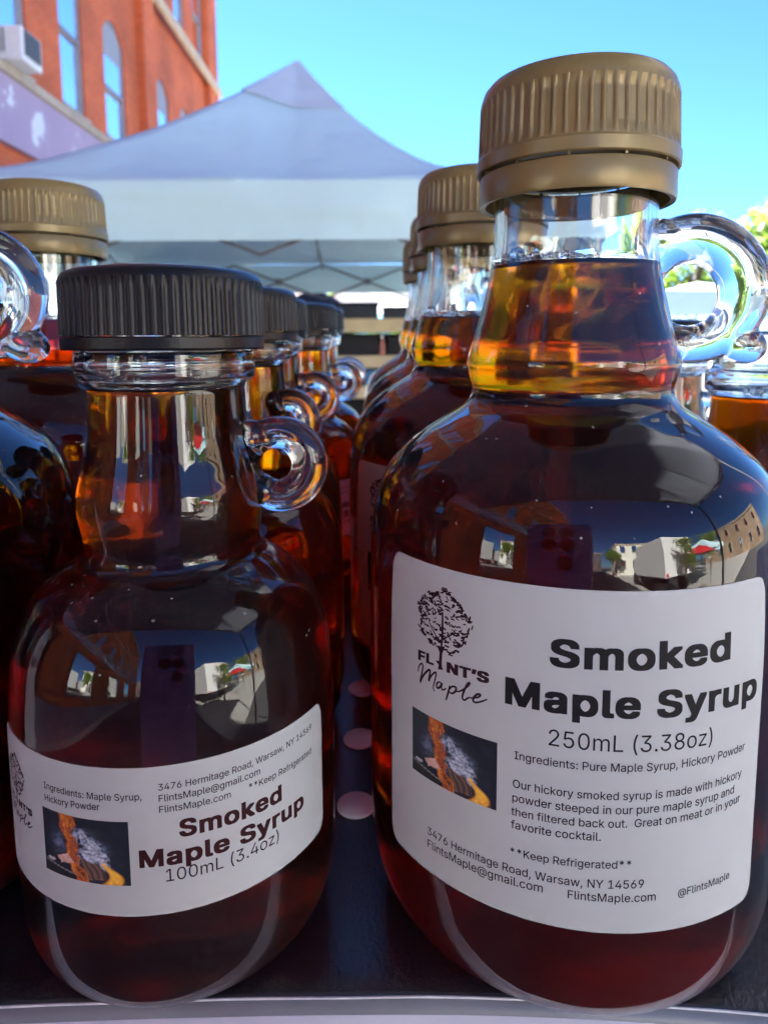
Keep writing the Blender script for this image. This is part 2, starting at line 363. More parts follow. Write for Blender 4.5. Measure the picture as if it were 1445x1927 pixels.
# ------------------------------------------------------------------ pop-up tents
def tent(label, cx, cy_, a, zt, zb, peak, exps=(1.75, 1.75), fab='tent', group=None, legs=True, truss=True, dy=None, name='canopy_tent', inset=0):
    t = thing(name, label, 'tent', (cx, cy_, GZ), 0, group)
    b = dy or a; N = 24; oz = -GZ
    bm = bmesh.new()
    def edge(k):                                      # perimeter point, 4N of them
        s, u = divmod(k, N); u = u/N*2-1
        return [(u*a, -b), (a, u*b), (-u*a, b), (-a, -u*b)][s]
    rings = []; K = 16
    for tt in [i/K for i in range(1, K)]+[.965, .985, .996, 1.0]:
        ring = []
        for k in range(4*N):
            ex, ey = edge(k)
            ex_l = exps[0] + (exps[1]-exps[0])*(ex/a*.5+.5)
            hip = min(abs(ex/a), abs(ey/b))           # 1 on the hips, 0 mid side
            f = 1-(1-tt)**(ex_l)
            sag = .05*a*math.sin(math.pi*tt)*(1-hip)
            z = peak-(peak-zt)*f - sag
            z -= .05*max(0, (tt-.95)/.05)**2.5
            z += .008*a*noise.noise(Vector((ex*1.7*tt, ey*1.7*tt+cx, 3)))
            ring.append(bm.verts.new((ex*tt, ey*tt, z+oz)))
        rings.append(ring)
    top = bm.verts.new((0, 0, peak+oz+.005))
    n4 = 4*N
    for k in range(n4): bm.faces.new((top, rings[0][k], rings[0][(k+1) % n4]))
    for r0, r1 in zip(rings, rings[1:]):
        for k in range(n4): bm.faces.new((r0[k], r1[k], r1[(k+1) % n4], r0[(k+1) % n4]))
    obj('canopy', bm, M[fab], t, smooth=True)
    bm = bmesh.new(); rows = []
    for i in range(9):
        z = zt-.05+(zb-zt+.05)*i/8; row = []
        for k in range(n4):
            ex, ey = edge(k); bul = 1+.006*min(1, i/2) + .012*math.sin(i/8*math.pi)*noise.noise(Vector((ex*1.1, ey*1.1, i*.75+cx))) + .005*noise.noise(Vector((ex*5, ey*5, i*.2)))*i/8
            row.append(bm.verts.new((ex*bul*1.002, ey*bul*1.002, z+oz)))
        rows.append(row)
    for r0, r1 in zip(rows, rows[1:]):
        for k in range(n4): bm.faces.new((r0[k], r1[k], r1[(k+1) % n4], r0[(k+1) % n4]))
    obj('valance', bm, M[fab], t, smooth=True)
    if fab == 'tent' and truss:                        # greyer layer put in for the frame's shade at the tip
        bm = bmesh.new(); prev = None; n4 = 4*N
        for tt in (.004, .07, .14, .19):
            ring = []
            for k in range(n4):
                ex, ey = edge(k); el = exps[0]+(exps[1]-exps[0])*(ex/a*.5+.5); hip = min(abs(ex/a), abs(ey/b))
                z = peak-(peak-zt)*(1-(1-tt)**el)-.05*a*math.sin(math.pi*tt)*(1-hip)+.014
                ring.append(bm.verts.new((ex*tt*1.01, ey*tt*1.01, z+oz)))
            if prev:
                for k in range(n4): bm.faces.new((prev[k], ring[k], ring[(k+1) % n4], prev[(k+1) % n4]))
            prev = ring
        obj('peak_cap', bm, M['tip_shade'], t, smooth=True)
    if legs:
        for sx in (-1, 1):
            for sy in (-1, 1):
                bm = bmesh.new(); x, y = sx*(a-.06), sy*(b-.06)
                box(bm, x-.022, x+.022, y-.022, y+.022, 0, zt+oz-.08); box(bm, x-.06, x+.06, y-.06, y+.06, 0, .012)
                box(bm, x-.03, x+.03, y-.03, y+.03, zb+oz-.15, zb+oz-.02)
                obj('leg', bm, M['steel'], t)
    if truss:
        q = a-.06; p = b-.06
        for (A, B) in (((-q, -p), (q, -p)), ((q, -p), (q, p)), ((q, p), (-q, p)), ((-q, p), (-q, -p))):
            bm = bmesh.new(); A = Vector(A); B = Vector(B); n = 4
            for k in range(n):
                P = A.lerp(B, k/n); Q = A.lerp(B, (k+1)/n); h0, h1 = zb+oz-.06, zt+oz-.06
                off = Vector((0, .0, 0))
                tube(bm, [(*P, h0), (*Q, h1)], .011, 6); tube(bm, [(P.x, P.y+.02, h1), (Q.x, Q.y+.02, h0)], .011, 6)
                mx_ = (P+Q)/2; box(bm, mx_.x-.03, mx_.x+.03, mx_.y-.03, mx_.y+.03, (h0+h1)/2-.03, (h0+h1)/2+.03)
            obj('truss', bm, M['steel'], t)
        bm = bmesh.new()
        for A in ((-q, 0), (q, 0), (0, p), (0, -p)):
            tube(bm, [(*A, zt+oz-.1), (A[0]*.12, A[1]*.12, peak+oz-.8)], .011, 6)
        tube(bm, [(0, 0, peak+oz-.75), (0, 0, peak+oz-.04)], .018, 8)
        obj('centre_pole', bm, M['steel'], t)
    return t
WT = 'white market tents along the street'
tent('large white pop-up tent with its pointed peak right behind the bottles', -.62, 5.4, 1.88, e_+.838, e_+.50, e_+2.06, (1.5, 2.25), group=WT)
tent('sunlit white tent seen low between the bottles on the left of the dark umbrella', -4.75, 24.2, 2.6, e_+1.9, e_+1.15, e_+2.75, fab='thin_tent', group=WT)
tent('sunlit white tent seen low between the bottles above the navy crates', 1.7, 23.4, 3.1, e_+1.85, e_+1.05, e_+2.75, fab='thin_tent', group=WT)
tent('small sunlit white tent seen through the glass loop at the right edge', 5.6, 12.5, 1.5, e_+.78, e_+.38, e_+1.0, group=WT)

# seller's dark canopy over the table: keeps the bottles in the shade
SH = tent('grey tent shading the bottle table', 0, .25, 2.6, 1.95, 1.82, 2.6, fab='dark_canopy', name='stall_canopy', dy=1.3)

# ------------------------------------------------------------------ umbrella, display rack, crates
um = thing('market_umbrella', 'dark market umbrella open between two white tents', 'umbrella', (-.93, 9.4, GZ))
bm = bmesh.new(); n = 8; zc = -GZ+e_+.68
prev = None
for i in range(7):
    r = .42*i/6; z = zc-.20*(i/6)**1.7
    ring = [bm.verts.new((0, 0, zc))] if i == 0 else [bm.verts.new((r*math.cos(k*math.pi/12)*(1 if k % 3 == 0 else .97), r*math.sin(k*math.pi/12)*(1 if k % 3 == 0 else .97), z)) for k in range(24)]
    if prev:
        for k in range(24):
            if len(prev) == 1: bm.faces.new((prev[0], ring[k], ring[(k+1) % 24]))
            else: bm.faces.new((prev[k], ring[k], ring[(k+1) % 24], prev[(k+1) % 24]))
    prev = ring
obj('canopy', bm, M['dark'], um)
bm = bmesh.new(); tube(bm, [(0, 0, 0), (0, 0, zc+.05)], .018, 8); obj('pole', bm, M['steel'], um)
bm = bmesh.new(); lathe(bm, [(0, 0), (.22, 0), (.22, .05), (.05, .09), (0, .09)], 24); obj('base', bm, M['steel'], um)

rk = thing('display_rack', 'cream wooden display rack with dark shelves across the street', 'rack', (.25, 6.0, GZ))
oz = -GZ+e_
for z0, z1 in ((.073, .186), (-.22, -.118), (-.475, -.37), (-.80, -.70)):
    bm = bmesh.new(); box(bm, -1.15, 1.15, -.28, .28, z0+oz, z1+oz, bev=.008); obj('shelf_board', bm, M['cream_wood'], rk)
for sx in (-1.11, 1.11):
    bm = bmesh.new(); box(bm, sx-.03, sx+.03, -.25, .25, 0, .07+oz); obj('post', bm, M['cream_wood'], rk)
bm = bmesh.new(); box(bm, -1.08, 1.08, .24, .27, .1, .07+oz); obj('back_panel', bm, M['dark'], rk)
def crate(label, x0, x1, y, z0, h, m, grp=None):
    c = thing('storage_crate', label, 'crate', ((x0+x1)/2, y, z0), 0, grp); hw = (x1-x0)/2
    bm = bmesh.new(); box(bm, -hw, hw, -.2, .2, .001, h*.86, bev=.01)
    for k in range(3): box(bm, -hw*.8+k*hw*.55, -hw*.8+k*hw*.55+hw*.45, -.206, -.2005, h*.15, h*.7)
    obj('body', bm, M[m], c)
    bm = bmesh.new(); box(bm, -hw-.01, hw+.01, -.21, .21, h*.862, h, bev=.008); obj('lid', bm, M[m], c)
    return c
G2 = 'crates on the cream rack'
crate('taller navy crate on top of the cream rack, left one', -.42, -.045, 6.0, e_+.186, .135, 'navy', G2)
crate('lower navy crate on top of the cream rack, right of the taller one', -.01, .55, 6.0, e_+.186, .10, 'navy', G2)
crate('black crate on the upper shelf of the cream rack, left of the pink bottle', -.5, -.045, 5.98, e_-.118, .165, 'dark', G2)
crate('black crate on the upper shelf of the cream rack, right of the pink bottle', .03, .6, 5.98, e_-.118, .165, 'dark', G2)
crate('blue crate on the lower shelf of the cream rack', -.16, .3, 5.98, e_-.37, .13, 'blue', G2)
pb = thing('pink_bottle', 'slim pink bottle standing between black crates on the cream rack', 'bottle', (-.012, 5.8, e_-.118))
bm = bmesh.new(); lathe(bm, [(0, 0), (.022, 0), (.024, .01), (.024, .09), (.012, .12), (.01, .14), (0, .14)], 20); obj('body', bm, M['pink'], pb, smooth=True)
bm = bmesh.new(); lathe(bm, [(0, .1405), (.012, .1405), (.012, .165), (0, .165)], 16); obj('cap', bm, M['white_paint'], pb)

# ------------------------------------------------------------------ trees
def make_tree(h, r, seed, leaves=2600):
    rnd = random.Random(seed); tb = bmesh.new(); cb = bmesh.new()
    tr = h*.35
    tube(tb, [(0, 0, 0), (.04*h*rnd.uniform(-.3, .3), 0, tr), (0, 0, h*.7)], [.05*h*.5, .032*h*.5, .01*h], 8)
    blobs = []
    for k in range(11):
        a = rnd.uniform(0, 6.28); d = r*rnd.uniform(.15, .75); z = h*rnd.uniform(.42, .9)
        c = Vector((d*math.cos(a)*(1.15-z/h*.5), d*math.sin(a)*(1.15-z/h*.5), z)); blobs.append((c, r*rnd.uniform(.28, .5)))
        tube(tb, [(0, 0, h*rnd.uniform(.3, .5)), c*.6+Vector((0, 0, .2*h)), c], [.018*h, .01*h, .004*h], 6)
    for k in range(leaves):
        c, q = rnd.choice(blobs)
        v = Vector((rnd.gauss(0, 1), rnd.gauss(0, 1), rnd.gauss(0, 1))).normalized()*q*rnd.uniform(.45, 1.08)
        p = c+v; s = r*rnd.uniform(.035, .075)
        n = (v.normalized()*.6+Vector((rnd.uniform(-1, 1), rnd.uniform(-1, 1), rnd.uniform(-.3, 1)))).normalized()
        a = n.orthogonal().normalized(); b = n.cross(a); ang = rnd.uniform(0, 6.28); a, b = a*math.cos(ang)+b*math.sin(ang), b*math.cos(ang)-a*math.sin(ang)
        cb.faces.new([cb.verts.new(p+x) for x in (a*s, b*s*.6, -a*s, -b*s*.6)])
    return tb, cb
def tree(loc, h, r, seed, label, leaves=2600):
    t = thing('street_tree', label, 'tree', loc, 0, 'trees along the street'); tb, cb = make_tree(h, r, seed, leaves)
    obj('trunk', tb, M['bark'], t); obj('crown', cb, M['leaf'], t); return t
t1 = tree((13.3, 22, GZ), 6.4, 2.9, 3, 'bright green tree at the right edge behind the glass loop', 5000)
tree((9.2, 21, GZ), 4.9, 1.8, 5, 'lower green tree seen through the hole of the big glass handle', 3500)
tree((3.0, 48, GZ), 5.0, 3.0, 9, 'distant street tree behind the tall gold capped bottles')
tree((-3.0, 46, GZ), 4.5, 3.0, 12, 'distant street tree hidden low behind the large tent')
tree((20, 30, GZ), 7.5, 3.5, 14, 'tall street tree beyond the right edge')

# ------------------------------------------------------------------ what stands behind the photographer (seen in the glass)
def plain_building(name, label, x0, x1, y0, y1, h, m, facing, rows, cols):
    b = thing(name, label, 'building', ((x0+x1)/2, (y0+y1)/2, GZ))
    hx, hy = (x1-x0)/2, (y1-y0)/2
    bm = bmesh.new(); box(bm, -hx, hx, -hy, hy, 0, h); obj('wall', bm, M[m], b)
    bm = bmesh.new(); box(bm, -hx-.15, hx+.15, -hy-.15, hy+.15, h+.002, h+.35); obj('cornice', bm, M['sandstone'], b)
    for r in range(rows):
        for c in range(cols):
            z = 1.0+r*3.4; u = (c+.5)/cols*2-1
            bm = bmesh.new()
            if facing == 'y': box(bm, u*hx-.5, u*hx+.5, hy+.002, hy+.06, z, z+1.9)
            else: box(bm, -hx-.06, -hx-.002, u*hy-.5, u*hy+.5, z, z+1.9)
            wn = obj('window', bm, M['window_frame' if m == 'dark_brick' else 'white_paint'], b)
            bm = bmesh.new()
            if facing == 'y': box(bm, u*hx-.42, u*hx+.42, hy+.062, hy+.07, z+.08, z+1.82)
            else: box(bm, -hx-.07, -hx-.062, u*hy-.42, u*hy+.42, z+.08, z+1.82)
            obj('pane', bm, M['window_glass'], wn)
    return b
plain_building('brick_shop', 'dark brick shop building closing the far end of the street behind', -16, 2.6, -56, -48, 8, 'dark_brick', 'y', 2, 6)
plain_building('cream_building', 'cream building at the far side of the street reflected in the bottles', 4, 15, -28, -21, 6.5, 'cream_wall', 'y', 2, 5)
plain_building('tan_building', 'tan brick building on the right side of the street reflected in the bottles', 24, 30, -16, 4, 7, 'tan_brick', 'x', 2, 6)
tree((11.5, -12, GZ), 5.2, 2.3, 21, 'green tree reflected at the right of the large bottle')
tree((2.9, -19, GZ), 4.6, 2.0, 22, 'green tree reflected in the small bottle shoulder')
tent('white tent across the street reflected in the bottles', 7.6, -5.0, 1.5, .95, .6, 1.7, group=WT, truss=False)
tree((14.5, -8.5, GZ), 6, 2.6, 23, 'taller green tree reflected at the right flank of the large bottle')
tree((8.5, -17.5, GZ), 5.5, 2.4, 24, 'green tree beside the cream building reflected in the bottles')
tent('red tent across the street reflected in the bottles', 8.3, -9.5, 1.5, .95, .6, 1.7, fab='red_paint', group=WT, truss=False)
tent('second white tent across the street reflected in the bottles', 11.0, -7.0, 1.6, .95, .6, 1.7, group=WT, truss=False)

tk = thing('bounce_truck', 'white box truck added behind the camera to bounce sunlight onto the labels', 'truck', (4.7, -7.2, GZ))  # unseen truck added as a sunlit reflector for the labels
bm = bmesh.new(); box(bm, -1.25, 1.25, -2.2, 2.2, .75, 3.3, bev=.04); obj('cargo_box', bm, M['white_paint'], tk)
bm = bmesh.new(); box(bm, -1.0, 1.0, -3.9, -2.25, .55, 2.3, bev=.15); cb_ = obj('cab', bm, M['white_paint'], tk)
bm = bmesh.new(); box(bm, -.85, .85, -3.93, -3.905, 1.45, 2.1); obj('windscreen', bm, M['lens'], cb_)
bm = bmesh.new(); box(bm, -.9, .9, -3.8, 2.1, .5, .74); obj('chassis', bm, M['dark'], tk)
for (x, y) in ((-1.0, 1.3), (1.0, 1.3), (-1.0, -3.1), (1.0, -3.1)):
    bm = bmesh.new(); lathe(bm, [(0, -.12), (.3, -.12), (.42, -.09), (.42, .09), (.3, .12), (0, .12)], 24)
    for v in bm.verts: v.co = (v.co.z+x, v.co.x+y, v.co.y+.42)
    obj('wheel', bm, M['dark'], tk, recalc=True)
bm = bmesh.new(); box(bm, -1.2, -1.05, 2.205, 2.23, .8, .95); box(bm, 1.05, 1.2, 2.205, 2.23, .8, .95); obj('tail_light', bm, M['red_paint'], tk)
tree((4.1, -4.0, GZ), 2.9, .8, 31, 'slim green tree added in front of the white truck to break up its reflection', 1800)  # added out of view to break up the truck's white reflection
ub = thing('market_umbrella', 'red market umbrella added beside the white truck to break up its reflection', 'umbrella', (5.9, -4.2, GZ))  # also added out of view, masking part of the truck's reflection
for (nm_, pr_, m_) in (('canopy', [(1.1, 1.75), (1.05, 1.82), (.55, 2.12), (.04, 2.3), (0, 2.31)], 'red_paint'), ('pole', [(.02, 0), (.02, 1.9)], 'steel'), ('base', [(0, 0), (.25, 0), (.25, .06), (.06, .1), (.022, .11)], 'steel')):
    bm = bmesh.new(); lathe(bm, pr_, 16); obj(nm_, bm, M[m_], ub)
# the phone that takes the picture
ph = thing('phone', 'violet phone held up in front of the bottles, seen as a reflection', 'phone')
ph.matrix_world = cam.matrix_world.copy()
bm = bmesh.new(); box(bm, -.052, .027, -.13, .034, .004, .012, bev=.0035); obj('body', bm, M['phone'], ph)
for (x, y) in ((.0, .016), (-.02, .016), (.0, -.006), (-.02, -.006), (-.002, -.028)):
    bm = bmesh.new(); fs = lathe(bm, [(.0085, .0038), (.0085, .0022), (.0065, .0022), (.0065, .0034), (0, .0034)], 24)
    for v in bm.verts: v.co = (v.co.x+x, v.co.y+y, v.co.z)
    obj('camera_lens', bm, M['lens'], ph, recalc=True)

# ------------------------------------------------------------------ table, cloth, shelf
SL = .02; Y0 = .122; ZS = .0025
def shz(y): return SL*(y-Y0)
tb = thing('folding_table', 'folding table under a white cloth', 'table', (0, .4, GZ))
bm = bmesh.new(); box(bm, -.9, .9, -.296, .40, -GZ-.042, -GZ-.005, bev=.002); obj('tabletop', bm, M['white_paint'], tb)
for sx in (-.8, .8):
    for sy in (-.24, .34):
        bm = bmesh.new(); tube(bm, [(sx, sy, 0), (sx, sy, -GZ-.046)], .014, 10); obj('leg', bm, M['steel'], tb)
bm = bmesh.new(); nx = 60
def cl(u, y, z, w=0): return bm.verts.new((u, y, z))
rows = []
path = [(.1000, -.55, .25), (.0985, -.25, .15), (.0962, -.10, .05), (.0950, -.03, 0), (.0950, -.0035, 0), (.0962, -.0003, 0), (.12, -.0001, 0), (.8, -.0001, 0), (.806, -.012, 0), (.81, -.25, .6), (.82, -.6, 1)]
for (y, z, wv) in path:
    rows.append([cl(-.92+1.84*k/nx, y + wv*.018*math.sin(k*.9+y*3)*(-1 if y < .3 else 1), z) for k in range(nx+1)])
for a, b in zip(rows, rows[1:]):
    for k in range(nx): bm.faces.new((a[k], a[k+1], b[k+1], b[k]))
tag(obj('tablecloth', bm, M['cloth'], smooth=True), 'white cloth draped over the table under the black shelf', 'tablecloth')

def edge_y(x):                                        # bowed front edge of the tray
    k = (.0045 if x > 0 else .0017)*min(1.6, (x/.07)**2)
    return .1020-k
sh = thing('display_shelf', 'black textured metal tray with white discs carrying the syrup bottles', 'shelf', (0, 0, ZS))
bm = bmesh.new(); xs = [-.32+.64*k/96 for k in range(97)]
ysn = [0, .004, .012, .03, .1, .2, .3, .42]
lo = []
prof_front = [(-.002, -.002), (-.0014, -.0006), (-.0008, -.0002), (0, 0)]
rows = []
for dy, dz in prof_front[1:]:
    rows.append([bm.verts.new((x, edge_y(x)+dy*.6, shz(edge_y(x))+dz)) for x in xs])
for d in ysn[1:]:
    rows.append([bm.verts.new((x, edge_y(x)*(1-d/.42)+.107*(d/.42)+d, shz(edge_y(x)*(1-d/.42)+.107*(d/.42)+d))) for x in xs])
for a, b in zip(rows, rows[1:]):
    for k in range(96): bm.faces.new((a[k], a[k+1], b[k+1], b[k]))
obj('tray', bm, M['shelf'], sh, smooth=True)
bm = bmesh.new(); r0 = []; r1 = []; r2 = []
for x in xs:
    y = edge_y(x); z = shz(y)
    r0.append(bm.verts.new((x, y-.0009, z-.0005))); r1.append(bm.verts.new((x, y-.0017, z-.0010))); r2.append(bm.verts.new((x, y-.0021, z-.0022)))
for a, b in ((r2, r1), (r1, r0)):
    for k in range(96): bm.faces.new((a[k], a[k+1], b[k+1], b[k]))
obj('edge_strip', bm, M['strip'], sh, smooth=True)
bm = bmesh.new(); tube(bm, [(x, edge_y(x)-.0008, shz(edge_y(x))-.0004+.0002*noise.noise(Vector((x*60, 0, 0)))) for x in xs], .00022, 6); obj('worn_edge', bm, M['edge'], sh)
for j in range(12):  # pale raised discs laid on the tray in a grid
    for i in (-2, -1, 0, 1, 2, 3):
        x, y = -.0068+i*.052, .1462+j*.0257
        bm = bmesh.new(); lathe(bm, [(.0044, .0002), (.0044, .0006), (.0040, .0009), (0, .00095)], 28)
        for v in bm.verts: v.co = (v.co.x+x, v.co.y+y, v.co.z+shz(y+v.co.y))
        obj('white_disc', bm, M['disc'], sh, smooth=True)

# ------------------------------------------------------------------ the bottles
mm = .001
P_L = [(0, 4.4), (12, 4.0), (22, 3.1), (25.3, 2.65), (27.6, 2.5), (30.9, 3.3), (33.8, 5.7), (35.8, 9.4), (36.9, 14), (37.3, 19.5), (37.35, 24), (37.35, 32), (37.35, 45), (37.35, 62), (36.95, 72), (36.2, 78.6), (34.7, 83.5), (32.1, 87.6),
       (27.5, 91.7), (22.6, 94.9), (19.6, 96.8), (18.25, 98.6), (18.0, 100.3), (18.5, 102.0), (19.0, 104.2), (18.7, 106.2), (17.7, 109.6), (16.7, 113.1), (15.3, 119), (14.55, 123.6), (14.25, 128), (14.25, 134), (14.25, 146)]
P_S = [(0, 4.0), (9, 3.7), (15, 3.2), (18.6, 2.65), (20.6, 2.5), (23.4, 3.3), (25.8, 5.5), (27.4, 9.2), (28.1, 14), (28.35, 22), (28.35, 34), (28.3, 46), (27.75, 53.2), (26.8, 58.6), (24.8, 63.5), (22.2, 66.9), (18.5, 69.8), (16.3, 71.2), (15.35, 72.6),
       (15.2, 74.2), (15.6, 76.6), (16.05, 80), (15.9, 83), (15.1, 86.2), (14.1, 90.6), (13.6, 95), (13.35, 99), (13.4, 101.2), (14.2, 101.9), (15.0, 102.6), (15.15, 103.6), (15.1, 106.6), (14.6, 107.5), (13.6, 108.2), (13.4, 110), (13.4, 117)]
def resample(P, sub=5): return catmull(P, sub)
def radius_at(prof, z):
    best = 0
    for (r0, z0), (r1, z1) in zip(prof, prof[1:]):
        if min(z0, z1) <= z <= max(z0, z1) and abs(z1-z0) > 1e-9: best = max(best, r0+(r1-r0)*(z-z0)/(z1-z0))
    return best
def inner_prof(prof, t, bot):
    """inner wall (r, z) going up, in mm"""
    pts = []
    zmax = prof[-1][1]
    z = bot; r_in = []
    zs = [bot+(zmax-bot)*k/150 for k in range(151)]
    for z in zs:
        # shrink by the wall thickness measured along the normal
        r = radius_at(prof, z); dr = (radius_at(prof, min(z+.4, zmax))-radius_at(prof, max(z-.4, .5)))/.8
        th = t*math.sqrt(1+min(dr*dr, 2.2))
        q = r-th
        k = (z-bot)/2.2
        if k < 1: q = min(q, r-t-1.6*(1-math.sqrt(max(0, 1-(1-k)**2))))
        r_in.append((q, z))
    # smooth
    for _ in range(3):
        r_in = [r_in[0]]+[((a[0]+2*b[0]+c[0])/4, b[1]) for a, b, c in zip(r_in, r_in[1:], r_in[2:])]+[r_in[-1]]
    return r_in
SEG = 160
FUSED = {}
def glass_and_syrup(P, fill, wall, bot, handle):
    prof = resample(P, 5); inn = inner_prof(prof, wall, bot)
    above = [q for q in inn if q[1] > fill+.05]; below = [q for q in inn if q[1] < fill-.05]
    r_f = above[0][0]+.0
    lvl = (r_f, fill)
    bm = bmesh.new()
    loop = [(0 if i == 0 else r, z) for i, (r, z) in enumerate(prof)]
    rim = [(prof[-1][0]-.5, prof[-1][1]+.5), (above[-1][0]+.5, prof[-1][1]+.5)]
    full = loop+rim+above[::-1]+[lvl]
    nl = len(loop); key = round(P[3][0]*10)
    if key not in FUSED:                               # outer skin with the handle melted on
        ob_ = bmesh.new(); lathe(ob_, [(r*mm, z*mm) for r, z in loop+[(0, loop[-1][1])]], SEG)
        A = bpy.data.meshes.new('a'); ob_.to_mesh(A); ob_.free(); A.materials.append(M['glass']); A.materials.append(M['glass'])
        H = handle; H.polygons.foreach_set('material_index', [1]*len(H.polygons))
        if len(H.materials) < 2: H.materials.append(M['glass'])
        oa = bpy.data.objects.new('a', A); oh = bpy.data.objects.new('h', H); COL.objects.link(oa); COL.objects.link(oh)
        md = oa.modifiers.new('u', 'BOOLEAN'); md.operation = 'UNION'; md.solver = 'EXACT'; md.object = oh
        dg = bpy.context.evaluated_depsgraph_get(); dg.update(); U = bpy.data.meshes.new_from_object(oa.evaluated_get(dg))
        bpy.data.objects.remove(oa); bpy.data.objects.remove(oh)
        zt = loop[-1][1]*mm; res = []
        for want in (0, 1):
            t_ = bmesh.new(); t_.from_mesh(U)
            bmesh.ops.delete(t_, geom=[f for f in t_.faces if f.material_index != want or all(v.co.z > zt-1e-6 for v in f.verts)], context='FACES')
            for f in t_.faces: f.material_index = 0; f.smooth = True
            m_ = bpy.data.meshes.new('handle' if want else 'outer'); t_.to_mesh(m_); t_.free(); m_.materials.append(M['glass']); res.append(m_)
        FUSED[key] = res
    outer, hme = FUSED[key]
    lathe(bm, [(r*mm, z*mm) for r, z in full[nl-1:]], SEG)
    bm.from_mesh(outer); bmesh.ops.remove_doubles(bm, verts=bm.verts, dist=2e-7)
    gme = bpy.data.meshes.new('glass_body'); bm.to_mesh(gme); bm.free(); gme.materials.append(M['glass'])
    gme.polygons.foreach_set('use_smooth', [True]*len(gme.polygons))
    bm = bmesh.new(); ly = bm.faces.layers.float.new('ior')
    side = [(0, below[0][1])]+below+[lvl]
    fl = lathe(bm, [(r*mm, z*mm) for r, z in side], SEG)
    for f in fl: f[ly] = .972; f.smooth = True
    # top: slight meniscus
    top = [(r_f, fill), (r_f-.25, fill-.35), (r_f-.8, fill-.6), (r_f-2, fill-.7), (0, fill-.7)]
    fl = lathe(bm, [(r*mm, z*mm) for r, z in top], SEG)
    for f in fl: f[ly] = 1.46; f.smooth = True
    bmesh.ops.remove_doubles(bm, verts=bm.verts, dist=1e-7)
    sme = bpy.data.meshes.new('syrup'); bm.to_mesh(sme); bm.free(); sme.materials.append(M['syrup'])
    return gme, sme, prof, hme
def handle_mesh(large):
    bm = bmesh.new(); pts = []; rad = []
    cx, cz, Rx, Rz = (21.6, 117.2, 9.8, 9.5) if large else (19.1, 86.9, 5.75, 5.75)
    n, m = 72, 26; rings = []
    for k in range(n):
        a = 2*math.pi*k/n; c_, s_ = math.cos(a), math.sin(a)
        r = 4.45+.25*c_+.15*s_-.75*max(0, -s_)-.35*max(0, -c_) if large else 2.95+.35*c_
        ring = []
        for j in range(m):
            t = 2*math.pi*j/m; q = r*math.cos(t)
            ring.append(bm.verts.new(((cx+(Rx+q)*c_)*mm, r*.98*math.sin(t)*mm, (cz+(Rz+q)*s_)*mm)))
        rings.append(ring)
    for k in range(n):
        A, B = rings[k], rings[(k+1) % n]
        for j in range(m): bm.faces.new((A[j], B[j], B[(j+1) % m], A[(j+1) % m]))
    def blob(x, z, rx, ry, rz, tilt=0):
        sb = bmesh.new(); bmesh.ops.create_uvsphere(sb, u_segments=28, v_segments=18, radius=1)
        for v in sb.verts: v.co = ((x+rx*v.co.x)*mm, ry*v.co.y*mm, (z+rz*v.co.z+tilt*v.co.x)*mm)
        tmp = bpy.data.meshes.new('t'); sb.to_mesh(tmp); sb.free(); bm.from_mesh(tmp); bpy.data.meshes.remove(tmp)
    if large:
        blob(15.6, 126.2, 4.2, 4.4, 4.2); blob(17.2, 107.4, 4.0, 4.0, 3.6); blob(31.0, 107.8, 4.9, 3.8, 3.7, -.6)
    else:
        blob(14.6, 92.0, 3.2, 3.3, 3.0); blob(16.0, 82.2, 3.0, 3.2, 3.0)
    bmesh.ops.recalc_face_normals(bm, faces=bm.faces)
    me = bpy.data.meshes.new('handle'); bm.to_mesh(me); bm.free(); me.materials.append(M['glass'])
    o = bpy.data.objects.new('handle', me)
    if True:                                           # fuse loop and knobs into one skin
        COL.objects.link(o); md = o.modifiers.new('r', 'REMESH'); md.mode = 'VOXEL'; md.voxel_size = .00042 if large else .00032; md.use_smooth_shade = True
        sm = o.modifiers.new('s', 'SMOOTH'); sm.iterations = 14; sm.factor = .5
        dg = bpy.context.evaluated_depsgraph_get(); me2 = bpy.data.meshes.new_from_object(o.evaluated_get(dg))
        bpy.data.objects.remove(o); me2.name = 'handle'; me = me2
        if not me.materials: me.materials.append(M['glass'])
    me.polygons.foreach_set('use_smooth', [True]*len(me.polygons))
    return me
